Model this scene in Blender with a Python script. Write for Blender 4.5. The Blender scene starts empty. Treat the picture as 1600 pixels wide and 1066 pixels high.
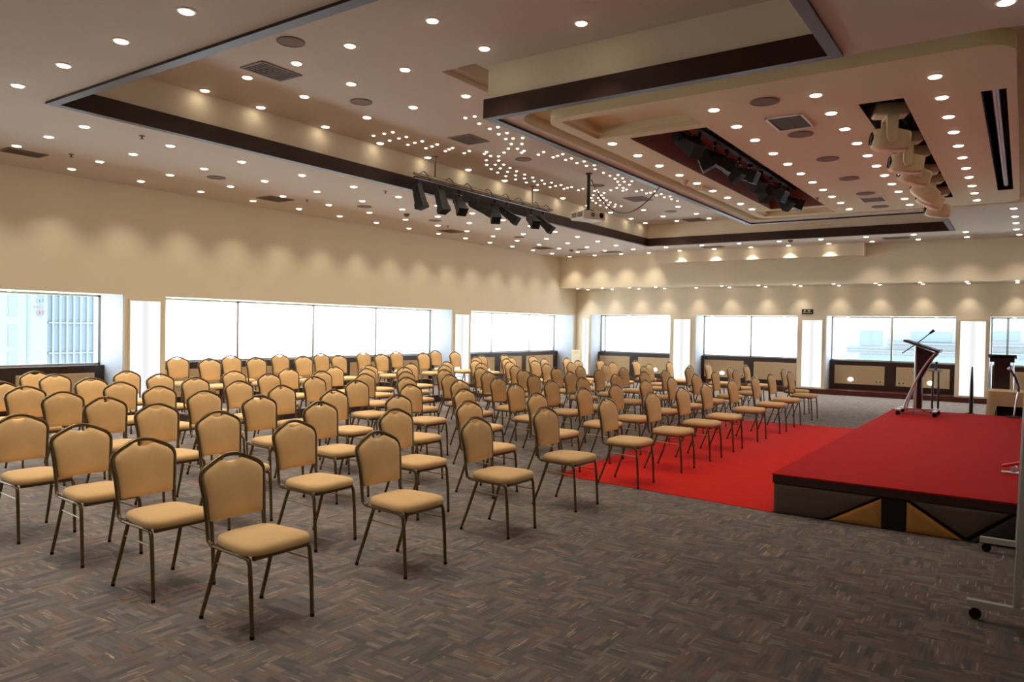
import bpy, bmesh, math, random
from mathutils import Vector, Matrix
random.seed(7)
sc = bpy.context.scene
COL = sc.collection
PI = math.pi
ORD = "first second third fourth fifth sixth seventh eighth ninth tenth eleventh twelfth thirteenth fourteenth fifteenth sixteenth seventeenth eighteenth nineteenth twentieth".split()
def nth(i):
    if i < 20: return ORD[i]
    n = i + 1
    s = 'th' if 10 < n % 100 < 14 else {1: 'st', 2: 'nd', 3: 'rd'}.get(n % 10, 'th')
    return '%d%s' % (n, s)

# ------------------------------------------------------------------ materials
def srgb(r, g, b):
    f = lambda c: c / 12.92 if c <= 0.04045 else ((c + 0.055) / 1.055) ** 2.4
    return (f(r / 255), f(g / 255), f(b / 255), 1)
def new_mat(name):
    m = bpy.data.materials.new(name); m.use_nodes = True
    nt = m.node_tree; nt.nodes.clear()
    out = nt.nodes.new('ShaderNodeOutputMaterial')
    return m, nt, out
def node(nt, t, **kw):
    n = nt.nodes.new(t)
    for k, v in kw.items():
        if k in n.inputs: n.inputs[k].default_value = v
        else: setattr(n, k, v)
    return n
def paint(name, c, rough=0.6, var=0.08, scale=6.0, metal=0.0, bump=0.0, bscale=200.0, spec=0.3):
    m, nt, out = new_mat(name); L = nt.links.new
    p = node(nt, 'ShaderNodeBsdfPrincipled', Roughness=rough, Metallic=metal)
    if 'Specular IOR Level' in p.inputs: p.inputs['Specular IOR Level'].default_value = spec
    tc = node(nt, 'ShaderNodeTexCoord'); nz = node(nt, 'ShaderNodeTexNoise', Scale=scale, Detail=3.0)
    L(tc.outputs['Object'], nz.inputs['Vector'])
    mx = node(nt, 'ShaderNodeMix', data_type='RGBA')
    mx.inputs[6].default_value = tuple(x * (1 - var) for x in c[:3]) + (1,)
    mx.inputs[7].default_value = tuple(min(1, x * (1 + var)) for x in c[:3]) + (1,)
    L(nz.outputs['Fac'], mx.inputs[0]); L(mx.outputs[2], p.inputs['Base Color'])
    if bump:
        n2 = node(nt, 'ShaderNodeTexNoise', Scale=bscale, Detail=2.0); b = node(nt, 'ShaderNodeBump', Strength=bump, Distance=0.004)
        L(tc.outputs['Object'], n2.inputs['Vector']); L(n2.outputs['Fac'], b.inputs['Height']); L(b.outputs['Normal'], p.inputs['Normal'])
    L(p.outputs[0], out.inputs[0]); return m
def glow(name, c, s):
    m, nt, out = new_mat(name)
    e = node(nt, 'ShaderNodeEmission', Color=c, Strength=s); nt.links.new(e.outputs[0], out.inputs[0]); return m

M = {}
M['wall'] = paint('wall_cream_plaster', srgb(228, 213, 188), .75, .04, 1.5, bump=.08, bscale=90)
M['ceiling'] = paint('ceiling_plaster', srgb(210, 194, 178), .8, .03, 1.2, bump=.05, bscale=120)
M['panelceil'] = paint('stage_ceiling_plaster', srgb(226, 215, 178), .8, .03, 1.2)
M['reveal'] = paint('pillar_daylight_tint', srgb(176, 180, 190), .6, .03, 2)  # cool tint stands in for window daylight on the pillar sides
M['darkwood'] = paint('dark_wenge_wood', srgb(52, 30, 24), .3, .25, 9, spec=.5)
M['trimwood'] = paint('dark_brown_ceiling_wood', srgb(56, 34, 26), .4, .2, 5, spec=.3)
M['redwood'] = paint('mahogany_step_wood', srgb(74, 26, 20), .28, .2, 8, spec=.5)
M['fabricpanel'] = paint('beige_wall_fabric', srgb(214, 184, 144), .85, .06, 30, bump=.2, bscale=300)
M['alu'] = paint('grey_aluminium', srgb(186, 184, 180), .45, .05, 20, metal=.05)
M['chrome'] = paint('chrome_metal', srgb(214, 214, 222), .2, .04, 20, metal=.5, spec=.6)
M['bronze'] = paint('bronze_chair_metal', srgb(112, 94, 66), .32, .12, 25, metal=.75, spec=.5)
M['bronze2'] = paint('pale_stretcher_metal', srgb(172, 154, 124), .35, .08, 25, metal=.5)
M['rubber'] = paint('black_rubber', srgb(22, 21, 21), .7, .1, 20)
M['black'] = paint('black_metal', srgb(24, 22, 21), .42, .2, 25, spec=.5)
M['blackgloss'] = paint('black_gloss_metal', srgb(40, 36, 32), .25, .2, 25, metal=.4)
M['lantern'] = paint('matt_black_lantern', srgb(36, 32, 28), .55, .25, 25, spec=.3)
M['white'] = paint('white_metal_paint', srgb(235, 230, 220), .4, .03, 20)
M['plastic'] = paint('ivory_plastic', srgb(225, 208, 176), .45, .05, 20)
M['head'] = paint('dusty_beige_plastic', srgb(226, 202, 164), .5, .14, 14, bump=.1, bscale=60)
M['vent'] = paint('brown_grey_grille', srgb(134, 116, 102), .6, .1, 20)
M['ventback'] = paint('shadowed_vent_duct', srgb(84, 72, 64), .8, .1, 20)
M['speaker'] = paint('grey_speaker_mesh', srgb(128, 108, 94), .7, .1, 60)
M['slot'] = paint('dark_slot_paint', srgb(150, 110, 96), .8, .1, 4)
M['slotdark'] = paint('black_slot_paint', srgb(34, 22, 18), .8, .2, 4)
M['cloth'] = paint('beige_table_linen', srgb(200, 170, 132), .85, .06, 12, bump=.15, bscale=40)
M['padgrey'] = paint('grey_brown_padded_fabric', srgb(92, 78, 70), .8, .08, 40, bump=.2, bscale=300)
M['padtan'] = paint('tan_padded_fabric', srgb(178, 124, 62), .8, .06, 40, bump=.2, bscale=300)
M['padblack'] = paint('black_padded_fabric', srgb(48, 46, 46), .75, .08, 40, bump=.2, bscale=300)
M['lectern'] = paint('lectern_dark_laminate', srgb(50, 24, 26), .3, .15, 6, spec=.5)
M['redplastic'] = paint('red_plastic', srgb(215, 45, 45), .35, .05, 20)
M['sign'] = paint('dark_green_sign', srgb(24, 30, 18), .4, .1, 30)
M['signwhite'] = paint('pale_sign_print', srgb(240, 238, 220), .5, .03, 30)
M['bld2'] = paint('bright_render_facade', (0.151, 0.158, 0.163, 1), .9, .02, .3)
M['bldblue2'] = paint('bright_window_glass', (0.097, 0.122, 0.139, 1), .7, .03, .3)
M['bld'] = paint('pale_render_facade', (0.133, 0.151, 0.160, 1), .9, .02, .3)
M['bldblue'] = paint('pale_blue_glass_facade', (.105, .138, .16, 1), .6, .08, .2)
M['bldgrey'] = paint('pale_grey_facade', (0.105, 0.128, 0.146, 1), .8, .04, .3)
M['bldred'] = paint('hazed_red_lettering', (0.136, 0.088, 0.098, 1), .7, .02, 1)  # outside colours paled: haze of the overexposed view put into them
M['lamp'] = glow('warm_lamp_glow', (1, .88, .66, 1), 13)
M['starlamp'] = glow('star_lamp_glow', (1, .92, .74, 1), 7)
M['walllamp'] = glow('wall_lamp_glow', (1, .93, .8, 1), 5)

def fabric(name, c, sc_=420, sheen=.12):
    m, nt, out = new_mat(name); L = nt.links.new
    p = node(nt, 'ShaderNodeBsdfPrincipled', Roughness=.85)
    if 'Sheen Weight' in p.inputs: p.inputs['Sheen Weight'].default_value = sheen
    if 'Specular IOR Level' in p.inputs: p.inputs['Specular IOR Level'].default_value = .12
    tc = node(nt, 'ShaderNodeTexCoord'); n1 = node(nt, 'ShaderNodeTexNoise', Scale=sc_, Detail=2.0); n2 = node(nt, 'ShaderNodeTexNoise', Scale=7.0, Detail=2.0)
    oi = node(nt, 'ShaderNodeObjectInfo')
    L(tc.outputs['Object'], n1.inputs['Vector']); L(tc.outputs['Object'], n2.inputs['Vector'])
    mx = node(nt, 'ShaderNodeMix', data_type='RGBA'); mx.inputs[6].default_value = tuple(x * .78 for x in c[:3]) + (1,); mx.inputs[7].default_value = tuple(min(1, x * 1.2) for x in c[:3]) + (1,)
    ad = node(nt, 'ShaderNodeMath', operation='ADD'); mu = node(nt, 'ShaderNodeMath', operation='MULTIPLY'); mu.inputs[1].default_value = .5
    L(n1.outputs['Fac'], ad.inputs[0]); L(n2.outputs['Fac'], ad.inputs[1]); L(ad.outputs[0], mu.inputs[0]); L(mu.outputs[0], mx.inputs[0])
    hs = node(nt, 'ShaderNodeHueSaturation'); mr = node(nt, 'ShaderNodeMapRange'); mr.inputs[3].default_value = .93; mr.inputs[4].default_value = 1.06
    L(oi.outputs['Random'], mr.inputs[0]); L(mr.outputs[0], hs.inputs['Value']); L(mx.outputs[2], hs.inputs['Color']); L(hs.outputs[0], p.inputs['Base Color'])
    b = node(nt, 'ShaderNodeBump', Strength=.25, Distance=.002); L(n1.outputs['Fac'], b.inputs['Height']); L(b.outputs[0], p.inputs['Normal'])
    L(p.outputs[0], out.inputs[0]); return m
M['seat'] = fabric('gold_chair_fabric', srgb(226, 188, 136))
M['redcarpet'] = fabric('bright_red_carpet', srgb(204, 34, 28), 90, 0)
M['stagecarpet'] = fabric('stage_red_carpet', srgb(172, 20, 24), 90, 0)

def carpet_mat():
    m, nt, out = new_mat('woven_streak_carpet'); L = nt.links.new
    p = node(nt, 'ShaderNodeBsdfPrincipled', Roughness=.9)
    if 'Specular IOR Level' in p.inputs: p.inputs['Specular IOR Level'].default_value = .15
    tc = node(nt, 'ShaderNodeTexCoord'); sp = node(nt, 'ShaderNodeSeparateXYZ'); L(tc.outputs['Object'], sp.inputs[0])
    ca = node(nt, 'ShaderNodeCombineXYZ'); cb = node(nt, 'ShaderNodeCombineXYZ')
    L(sp.outputs[0], ca.inputs[0]); L(sp.outputs[1], ca.inputs[1]); L(sp.outputs[1], cb.inputs[0]); L(sp.outputs[0], cb.inputs[1])
    ck = node(nt, 'ShaderNodeTexChecker', Scale=3.1); ck.inputs[1].default_value = (0, 0, 0, 1); ck.inputs[2].default_value = (1, 1, 1, 1)
    off = node(nt, 'ShaderNodeVectorMath', operation='ADD'); off.inputs[1].default_value = (.13, .17, .013); L(tc.outputs['Object'], off.inputs[0]); L(off.outputs[0], ck.inputs[0])
    mv = node(nt, 'ShaderNodeMix', data_type='VECTOR'); L(ck.outputs[1], mv.inputs[0]); L(ca.outputs[0], mv.inputs[4]); L(cb.outputs[0], mv.inputs[5])
    def brick(w, h, mort, c1, c2):
        b = node(nt, 'ShaderNodeTexBrick'); b.offset = .37; b.inputs['Scale'].default_value = 1.0
        b.inputs['Brick Width'].default_value = w; b.inputs['Row Height'].default_value = h; b.inputs['Mortar Size'].default_value = mort
        b.inputs['Color1'].default_value = c1; b.inputs['Color2'].default_value = c2; b.inputs['Mortar'].default_value = (.5, .5, .5, 1); b.inputs['Mortar Smooth'].default_value = 0
        L(mv.outputs[1], b.inputs['Vector']); return b
    b1 = brick(.145, .043, 0, (0, 0, 0, 1), (1, 1, 1, 1))
    r1 = node(nt, 'ShaderNodeValToRGB'); e = r1.color_ramp.elements
    e[0].position = 0; e[0].color = srgb(95, 93, 94); e[1].position = 1; e[1].color = srgb(126, 120, 117)
    for ps, c in ((.25, srgb(106, 102, 101)), (.45, srgb(115, 108, 105)), (.6, srgb(124, 103, 98)), (.72, srgb(109, 105, 104)), (.88, srgb(130, 116, 109))):
        q = e.new(ps); q.color = c
    L(b1.outputs[0], r1.inputs[0])
    nz = node(nt, 'ShaderNodeTexNoise', Scale=1.0, Detail=3.0); mp = node(nt, 'ShaderNodeMapping'); mp.inputs['Scale'].default_value = (5, 70, 1)
    L(mv.outputs[1], mp.inputs[0]); L(mp.outputs[0], nz.inputs['Vector'])
    m1 = node(nt, 'ShaderNodeMix', data_type='RGBA', blend_type='OVERLAY'); m1.inputs[0].default_value = .42; L(r1.outputs[0], m1.inputs[6]); L(nz.outputs['Fac'], m1.inputs[7])
    b2 = brick(.09, .007, 0, (0, 0, 0, 1), (1, 1, 1, 1))
    gt = node(nt, 'ShaderNodeMath', operation='GREATER_THAN'); gt.inputs[1].default_value = .968; L(b2.outputs[0], gt.inputs[0])
    n3 = node(nt, 'ShaderNodeTexNoise', Scale=2.3, Detail=1.0); L(tc.outputs['Object'], n3.inputs['Vector'])
    g2 = node(nt, 'ShaderNodeMath', operation='MULTIPLY'); L(gt.outputs[0], g2.inputs[0]); L(n3.outputs['Fac'], g2.inputs[1])
    m2 = node(nt, 'ShaderNodeMix', data_type='RGBA'); L(g2.outputs[0], m2.inputs[0]); L(m1.outputs[2], m2.inputs[6]); m2.inputs[7].default_value = srgb(198, 174, 150)
    L(m2.outputs[2], p.inputs['Base Color'])
    n4 = node(nt, 'ShaderNodeTexNoise', Scale=160.0); L(tc.outputs['Object'], n4.inputs['Vector'])
    bp = node(nt, 'ShaderNodeBump', Strength=.2, Distance=.003); L(n4.outputs['Fac'], bp.inputs['Height']); L(bp.outputs[0], p.inputs['Normal'])
    L(p.outputs[0], out.inputs[0]); return m
M['carpet'] = carpet_mat()
def glass_mat():
    m, nt, out = new_mat('window_glass'); L = nt.links.new
    t = node(nt, 'ShaderNodeBsdfTransparent'); t.inputs[0].default_value = (.94, .98, 1, 1)
    g = node(nt, 'ShaderNodeBsdfGlossy', Roughness=.02); fr = node(nt, 'ShaderNodeValue'); fr.outputs[0].default_value = .05
    mx = node(nt, 'ShaderNodeMixShader'); L(fr.outputs[0], mx.inputs[0]); L(t.outputs[0], mx.inputs[1]); L(g.outputs[0], mx.inputs[2]); L(mx.outputs[0], out.inputs[0]); return m
M['glass'] = glass_mat()
def diffuser_mat():
    # milky acrylic panel: emission colour slightly dimmer in a band down the middle
    m, nt, out = new_mat('milky_light_panel'); L = nt.links.new
    tc = node(nt, 'ShaderNodeTexCoord'); sp = node(nt, 'ShaderNodeSeparateXYZ'); L(tc.outputs['Generated'], sp.inputs[0])
    mr = node(nt, 'ShaderNodeMath', operation='SUBTRACT'); mr.inputs[1].default_value = .5; L(sp.outputs[0], mr.inputs[0])
    ab = node(nt, 'ShaderNodeMath', operation='ABSOLUTE'); L(mr.outputs[0], ab.inputs[0])
    rp = node(nt, 'ShaderNodeValToRGB'); rp.color_ramp.elements[0].color = (.80, .80, .81, 1); rp.color_ramp.elements[1].position = .22; rp.color_ramp.elements[1].color = (1, 1, 1, 1)
    L(ab.outputs[0], rp.inputs[0])
    e = node(nt, 'ShaderNodeEmission', Strength=.76); L(rp.outputs[0], e.inputs[0]); L(e.outputs[0], out.inputs[0]); return m
M['diffuser'] = diffuser_mat()

# ------------------------------------------------------------------ mesh builder
class MB:
    def __init__(s): s.v = []; s.f = []; s.m = []
    def add(s, vs, fs, mi=0):
        o = len(s.v); s.v += [tuple(v) for v in vs]; s.f += [tuple(i + o for i in f) for f in fs]; s.m += [mi] * len(fs); return s
    def box(s, x0, x1, y0, y1, z0, z1, mi=0, mat=None):
        vs = [Vector((x, y, z)) for z in (z0, z1) for y in (y0, y1) for x in (x0, x1)]
        if mat: vs = [mat @ v for v in vs]
        return s.add(vs, [(0, 2, 3, 1), (4, 5, 7, 6), (0, 1, 5, 4), (2, 6, 7, 3), (0, 4, 6, 2), (1, 3, 7, 5)], mi)
    def frustum(s, b, t, z0, z1, mi=0, mat=None):   # tapered box: half sizes b at z0, t at z1
        vs = [Vector((sx * h[0], sy * h[1], z)) for h, z in ((b, z0), (t, z1)) for sy in (-1, 1) for sx in (-1, 1)]
        if mat: vs = [mat @ v for v in vs]
        return s.add(vs, [(0, 2, 3, 1), (4, 5, 7, 6), (0, 1, 5, 4), (2, 6, 7, 3), (0, 4, 6, 2), (1, 3, 7, 5)], mi)
    def tube(s, pts, r, n=8, mi=0, closed=False, mat=None):
        P = [Vector(p) for p in pts]
        if mat: P = [mat @ p for p in P]
        N = len(P); R = r if isinstance(r, (list, tuple)) else [r] * N
        t0 = (P[1] - P[0]).normalized(); up = Vector((0, 0, 1)) if abs(t0.z) < .9 else Vector((1, 0, 0))
        a = t0.cross(up).normalized(); vs = []
        for i in range(N):
            if closed: t = (P[(i + 1) % N] - P[i - 1]).normalized()
            else: t = (P[min(i + 1, N - 1)] - P[max(i - 1, 0)]).normalized()
            a = (a - t * a.dot(t)).normalized(); b = t.cross(a)
            for k in range(n):
                w = 2 * PI * k / n; vs.append(P[i] + (a * math.cos(w) + b * math.sin(w)) * R[i])
        fs = []
        for i in range(N if closed else N - 1):
            j = (i + 1) % N
            for k in range(n): fs.append((i * n + k, i * n + (k + 1) % n, j * n + (k + 1) % n, j * n + k))
        if not closed: fs.append(tuple(range(n - 1, -1, -1))); fs.append(tuple((N - 1) * n + k for k in range(n)))
        return s.add(vs, fs, mi)
    def lathe(s, prof, n=20, mi=0, mat=None, mis=None):     # prof: (r, z)
        vs = []; fs = []; o = []
        for r, z in prof:
            o.append(len(vs))
            for k in range(n): vs.append(Vector((r * math.cos(2 * PI * k / n), r * math.sin(2 * PI * k / n), z)))
        if mat: vs = [mat @ v for v in vs]
        for i in range(len(prof) - 1):
            f = [(o[i] + k, o[i] + (k + 1) % n, o[i + 1] + (k + 1) % n, o[i + 1] + k) for k in range(n)]
            s_m = mis[i] if mis else mi
            base = len(s.v) if i == 0 else base
            if i == 0: s.v += [tuple(v) for v in vs]
            s.f += [tuple(q + base for q in ff) for ff in f]; s.m += [s_m] * n
        s.f.append(tuple(base + o[-1] + k for k in range(n))); s.m.append(mis[-1] if mis else mi)
        s.f.append(tuple(base + o[0] + k for k in range(n - 1, -1, -1))); s.m.append(mis[0] if mis else mi)
        return s
    def rings(s, rings, mi=0, cap0=True, cap1=True):
        n = len(rings[0]); vs = [v for r in rings for v in r]; fs = []
        for i in range(len(rings) - 1):
            for k in range(n): fs.append((i * n + k, i * n + (k + 1) % n, (i + 1) * n + (k + 1) % n, (i + 1) * n + k))
        if cap0: fs.append(tuple(range(n - 1, -1, -1)))
        if cap1: fs.append(tuple((len(rings) - 1) * n + k for k in range(n)))
        return s.add(vs, fs, mi)
    def prism(s, poly, z0, z1, mi=0, ax='z'):
        f = {'z': lambda a, b, c: (a, b, c), 'y': lambda a, b, c: (a, c, b), 'x': lambda a, b, c: (c, a, b)}[ax]
        return s.rings([[f(a, b, z0) for a, b in poly], [f(a, b, z1) for a, b in poly]], mi)
    def build(s, name, mats, parent=None, smooth=False, bevel=0, angle=40):
        me = bpy.data.meshes.new(name); me.from_pydata(s.v, [], s.f)
        if not isinstance(mats, (list, tuple)): mats = [mats]
        for m in mats: me.materials.append(m)
        for p, mi in zip(me.polygons, s.m): p.material_index = mi
        b = bmesh.new(); b.from_mesh(me); bmesh.ops.recalc_face_normals(b, faces=b.faces[:]); b.to_mesh(me); b.free()
        if smooth:
            for p in me.polygons: p.use_smooth = True
            if angle < 180: me.set_sharp_from_angle(angle=math.radians(angle))
        o = bpy.data.objects.new(name, me); COL.objects.link(o)
        if parent: o.parent = parent
        if bevel:
            md = o.modifiers.new('edge', 'BEVEL'); md.width = bevel; md.segments = 2; md.limit_method = 'ANGLE'
        return o
def tag(o, label=None, cat=None, group=None, kind=None):
    if label: o['label'] = label
    if cat: o['category'] = cat
    if group: o['group'] = group
    if kind: o['kind'] = kind
    return o
def thing(name, loc, label, cat, group=None, rz=0, rot=None):
    o = bpy.data.objects.new(name, None); COL.objects.link(o); o.location = loc
    o.rotation_euler = rot or (0, 0, rz); o.empty_display_size = .1
    return tag(o, label, cat, group)
def struct(name, mb, m, parent=None, **k):
    o = mb.build(name, m, parent, **k)
    if not parent: o['kind'] = 'structure'
    return o
def dup(root, loc, label, rz=None, group=None, rot=None):
    r = root.copy(); COL.objects.link(r); r.location = loc
    if rot is not None: r.rotation_euler = rot
    elif rz is not None: r.rotation_euler = (0, 0, rz)
    r['label'] = label
    if group: r['group'] = group
    for ch in list(root.children):
        c = ch.copy(); COL.objects.link(c); c.parent = r; c.matrix_parent_inverse = ch.matrix_parent_inverse.copy()
        for g in list(ch.children):
            d = g.copy(); COL.objects.link(d); d.parent = c
    return r
def rrect(x0, x1, y0, y1, r, n=8):
    out = []
    for cx, cy, a in ((x1 - r, y1 - r, 0), (x0 + r, y1 - r, 90), (x0 + r, y0 + r, 180), (x1 - r, y0 + r, 270)):
        for k in range(n + 1):
            w = math.radians(a + 90 * k / n); out.append((cx + r * math.cos(w), cy + r * math.sin(w)))
    return out
def rect(x0, x1, y0, y1): return [(x0, y0), (x1, y0), (x1, y1), (x0, y1)]
def sheet(outer, holes, z, thick=0, walls=None):
    """flat sheet with holes at height z, plus vertical walls (from z up by thick) round the loops listed in walls"""
    mb = MB(); bm = bmesh.new(); es = []
    for lp in [outer] + holes:
        vs = [bm.verts.new((x, y, z)) for x, y in lp]
        es += [bm.edges.new((vs[i], vs[(i + 1) % len(vs)])) for i in range(len(vs))]
    bmesh.ops.triangle_fill(bm, use_beauty=True, use_dissolve=False, edges=es)
    bm.verts.index_update(); mb.add([v.co[:] for v in bm.verts], [tuple(v.index for v in f.verts) for f in bm.faces]); bm.free()
    for lp in (walls or []): mb.rings([[(x, y, z) for x, y in lp], [(x, y, z + thick) for x, y in lp]], 0, False, False)
    return mb
def ringwall(loop, z0, z1, mb=None):
    mb = mb or MB(); return mb.rings([[(x, y, z0) for x, y in loop], [(x, y, z1) for x, y in loop]], 0, False, False)
def offset(loop, d):      # axis-aligned polygon, counter-clockwise: d > 0 grows it
    n = len(loop); out = []
    for i in range(n):
        p, c, q = Vector(loop[i - 1]), Vector(loop[i]), Vector(loop[(i + 1) % n])
        e1, e2 = (c - p).normalized(), (q - c).normalized()
        out.append(tuple(c + Vector((e1.y, -e1.x)) * d + Vector((e2.y, -e2.x)) * d))
    return out

# ------------------------------------------------------------------ camera
cam = bpy.data.cameras.new('camera'); co = bpy.data.objects.new('camera', cam); COL.objects.link(co)
fw, rt, up = (-.56808424, .82276811, -.01824656), (.82260716, .56835259, .01711119), (-.02444902, .00528915, .99968709)
co.matrix_world = Matrix(((rt[0], up[0], -fw[0], 0), (rt[1], up[1], -fw[1], 0), (rt[2], up[2], -fw[2], 1.68), (0, 0, 0, 1)))
cam.sensor_width = 36; cam.lens = 1155.811 * 36 / 1600; cam.clip_end = 400
sc.camera = co

# ------------------------------------------------------------------ room shell
XL, YB, YW = -12.4, 20.6, 21.75          # window wall face, beam face, back pillar face
XR, YN = 7.5, -3.0
ZL, ZB, ZC, ZU, ZS = 2.12, 2.15, 3.955, 4.5, .914
GX, GY = -13.2, 22.5                     # glass planes
WX, WY = -13.02, 22.3                    # panelling planes
struct('floor', MB().box(-13.4, XR, YN, 22.7, -.12, 0), M['carpet'])
pL = [(6.51, 7.24), (15.19, 15.98)]      # pillars of the window wall (y)
pB = [(XL, -11.85), (-9.04, -8.235), (-5.237, -4.49), (-1.39, -.684), (2.35, 3.1)]
mb = MB().box(-13.4, XL, YN, 22.7, ZL, 4.62)
for a, b in pL + [(-1.8, -1.05), (21.6, 22.7)]: mb.box(-13.4, XL, a, b, 0, ZL)
struct('wall_left', mb, M['wall'])
mb = MB().box(XL, XR, YW, 22.7, ZB, 3.2)
for a, b in pB: mb.box(a, b, YW, 22.7, 0, ZB)
struct('wall_back', mb, M['wall'])
struct('wall_beam', MB().box(XL, XR, YB, 22.7, 2.978, 4.62), M['wall'])
struct('trim_1', MB().box(-8.96, -3.32, 20.2, YB, 3.64, ZC), M['wall'])
struct('wall_right', MB().box(XR, XR + .2, YN, 22.7, 0, 4.62), M['wall'])
struct('wall_front', MB().box(-13.4, XR, YN - .2, YN, 0, 4.62), M['wall'])
# pillar returns in the window recesses: thin lining, daylight whiteness put into its colour
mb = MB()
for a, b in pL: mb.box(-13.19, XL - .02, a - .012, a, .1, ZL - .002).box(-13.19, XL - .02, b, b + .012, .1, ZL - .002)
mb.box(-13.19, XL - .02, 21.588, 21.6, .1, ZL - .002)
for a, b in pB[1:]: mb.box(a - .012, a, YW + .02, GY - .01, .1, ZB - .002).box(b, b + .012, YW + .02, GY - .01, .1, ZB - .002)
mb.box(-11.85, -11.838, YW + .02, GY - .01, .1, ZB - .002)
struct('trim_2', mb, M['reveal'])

# recess in the main ceiling (C shape round the stage canopy)
V = [(-8.363, 3.70), (-1.36, 3.70), (-1.36, 6.41), (-4.855, 6.41), (-4.855, 15.73), (-1.36, 15.73), (-1.36, 18.49), (-8.363, 18.49)]
O = offset(V, .10)
GRV = rrect(-4.6, .14, 6.55, 15.3, .38)
struct('ceiling', sheet(rect(XL, XR, YN, YB), [O, GRV], ZC), M['ceiling'])
struct('wall_recess', ringwall(offset(V, .035), 4.1, ZU), M['wall'])
mb = MB()
for (la, za), (lb, zb) in (((O, ZC + .002), (O, 3.93)), ((O, 3.93), (V, 3.93)), ((V, 3.93), (V, 4.135)), ((V, 4.135), (offset(V, .04), 4.135))):
    mb.rings([[(x, y, za) for x, y in la], [(x, y, zb) for x, y in lb]], 0, False, False)
struct('trim_3', mb, M['trimwood'])
PK = rect(-5.37, -4.89, 6.31, 15.85)
struct('ceiling', sheet(rect(-8.5, -1.2, 3.5, 18.7), [PK], ZU), M['ceiling'])
mb = ringwall(PK, ZU, ZU + .06); pk2 = rect(-5.25, -4.89, 6.43, 15.73)
mb.rings([[(x, y, ZU + .06) for x, y in PK], [(x, y, ZU + .06) for x, y in pk2], [(x, y, ZU + .2) for x, y in pk2]], 0, False, True)
struct('trim_4', mb, M['ceiling'])
# stage canopy: groove, lowered panel with coffers and lighting slots
C1, C2 = rect(-4.24, -2.95, 7.02, 7.87), rect(-4.24, -2.95, 14.2, 14.86)
S1, S2, S3 = rect(-3.9, -2.96, 8.03, 14.0), rect(-1.4, -1.0, 8.0, 14.15), rect(-.38, -.18, 8.16, 13.82)
PAN = rrect(-4.4, -.1, 6.87, 15.1, .26)
struct('ceiling', sheet(PAN, [C1, C2, S1, S2, S3], ZC - .005, .14, [PAN]), M['panelceil'], smooth=True, angle=30)
mb = sheet(GRV, [S1, S2, S3, C1, C2], ZC + .13); ringwall(GRV, ZC, ZC + .13, mb)
struct('ceiling', mb, M['panelceil'], smooth=True, angle=30)
mb = MB()
for c in (C1, C2):
    ci = offset(c, -.07)
    mb.rings([[(x, y, ZC - .005) for x, y in c], [(x, y, ZC + .03) for x, y in c], [(x, y, ZC + .03) for x, y in ci], [(x, y, ZC + .11) for x, y in ci]], 0, False, True)
struct('trim_5', mb, M['panelceil'])
mb = ringwall(S1, ZC - .004, 4.45); mb.rings([[(x, y, 4.45) for x, y in S1], [(x, y, 4.452) for x, y in S1]])
struct('trim_6', mb, M['slot'])
mb = MB()
for s_ in (S2, S3): ringwall(s_, ZC - .004, 4.4, mb); mb.rings([[(x, y, 4.4) for x, y in s_], [(x, y, 4.402) for x, y in s_]])
struct('trim_7', mb, M['slotdark'])

# base step along the walls, panelling under the windows
struct('baseboard_back', MB().box(XL + .02, XR, 21.5, WY, .003, .13), M['redwood'])
mb = MB()
for a, b in ((-1.0, pL[0][0]), (pL[0][1], pL[1][0]), (pL[1][1], 21.48)): mb.box(WX, XL + .05, a, b, .003, .13)
for a, b in pL: mb.box(XL, XL + .05, a, b, .003, .13)
struct('baseboard_left', mb, M['redwood'])

wn = [0]
def wall_window(wall, a, b, mull, panels, edges=True):
    """window of one bay plus the panelling under it; wall 'x' = window wall (bay runs along y), 'y' = back wall"""
    wn[0] += 1; z1 = ZL if wall == 'x' else ZB
    def bx(mb, u0, u1, d0, d1, z0, z1_, mi=0):
        return mb.box(d0, d1, u0, u1, z0, z1_, mi) if wall == 'x' else mb.box(u0, u1, d0, d1, z0, z1_, mi)
    g, s = (GX, 1) if wall == 'x' else (GY, -1)
    D = lambda p, q: (min(g + s * p, g + s * q), max(g + s * p, g + s * q))
    f = MB(); w = .03
    for u in (a + .02, b - .02): bx(f, u - w, u + w, *D(-.03, .03), ZS, z1)
    for u in mull: bx(f, u - w * .8, u + w * .8, *D(-.03, .03), ZS, z1)
    bx(f, a, b, *D(-.03, .03), ZS, ZS + .035); bx(f, a, b, *D(-.03, .03), z1 - .035, z1 + .02)
    wo = struct('window_%d' % wn[0], f, M['alu'])
    cuts = [a + .03] + list(mull) + [b - .03]
    for c0, c1 in zip(cuts, cuts[1:]):
        p = MB(); bx(p, c0 + .01, c1 - .01, *D(-.004, .004), ZS + .03, z1 - .03); p.build('pane', M['glass'], wo)
    t = MB(); d = WX if wall == 'x' else WY
    Dp = lambda p, q: (min(d + s * p, d + s * q), max(d + s * p, d + s * q))
    bx(t, a, b, *Dp(-.25, 0), .125, ZS)
    to = struct('trim_%d' % (10 + wn[0]), t, M['darkwood'])
    for p0, p1 in panels:
        q = MB(); bx(q, p0, p1, *Dp(0, .012), .27, ZS - .125); q.build('fabric_panel', M['fabricpanel'], to, bevel=.006)
    return to
B1 = [(2.2, 3.5), (3.75, 4.9), (5.13, 6.33)]
wall_window('x', -1.05, 6.51, [1.4, 3.8], B1)
wall_window('x', 7.24, 15.19, [9.23, 11.18, 13.14], [(7.45, 8.72), (8.95, 10.3), (10.55, 11.9), (12.15, 13.4), (13.65, 14.95)])
wall_window('x', 15.98, 21.6, [17.99, 20.06], [(16.9, 17.95), (18.25, 19.4), (19.65, 21.3)])
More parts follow.
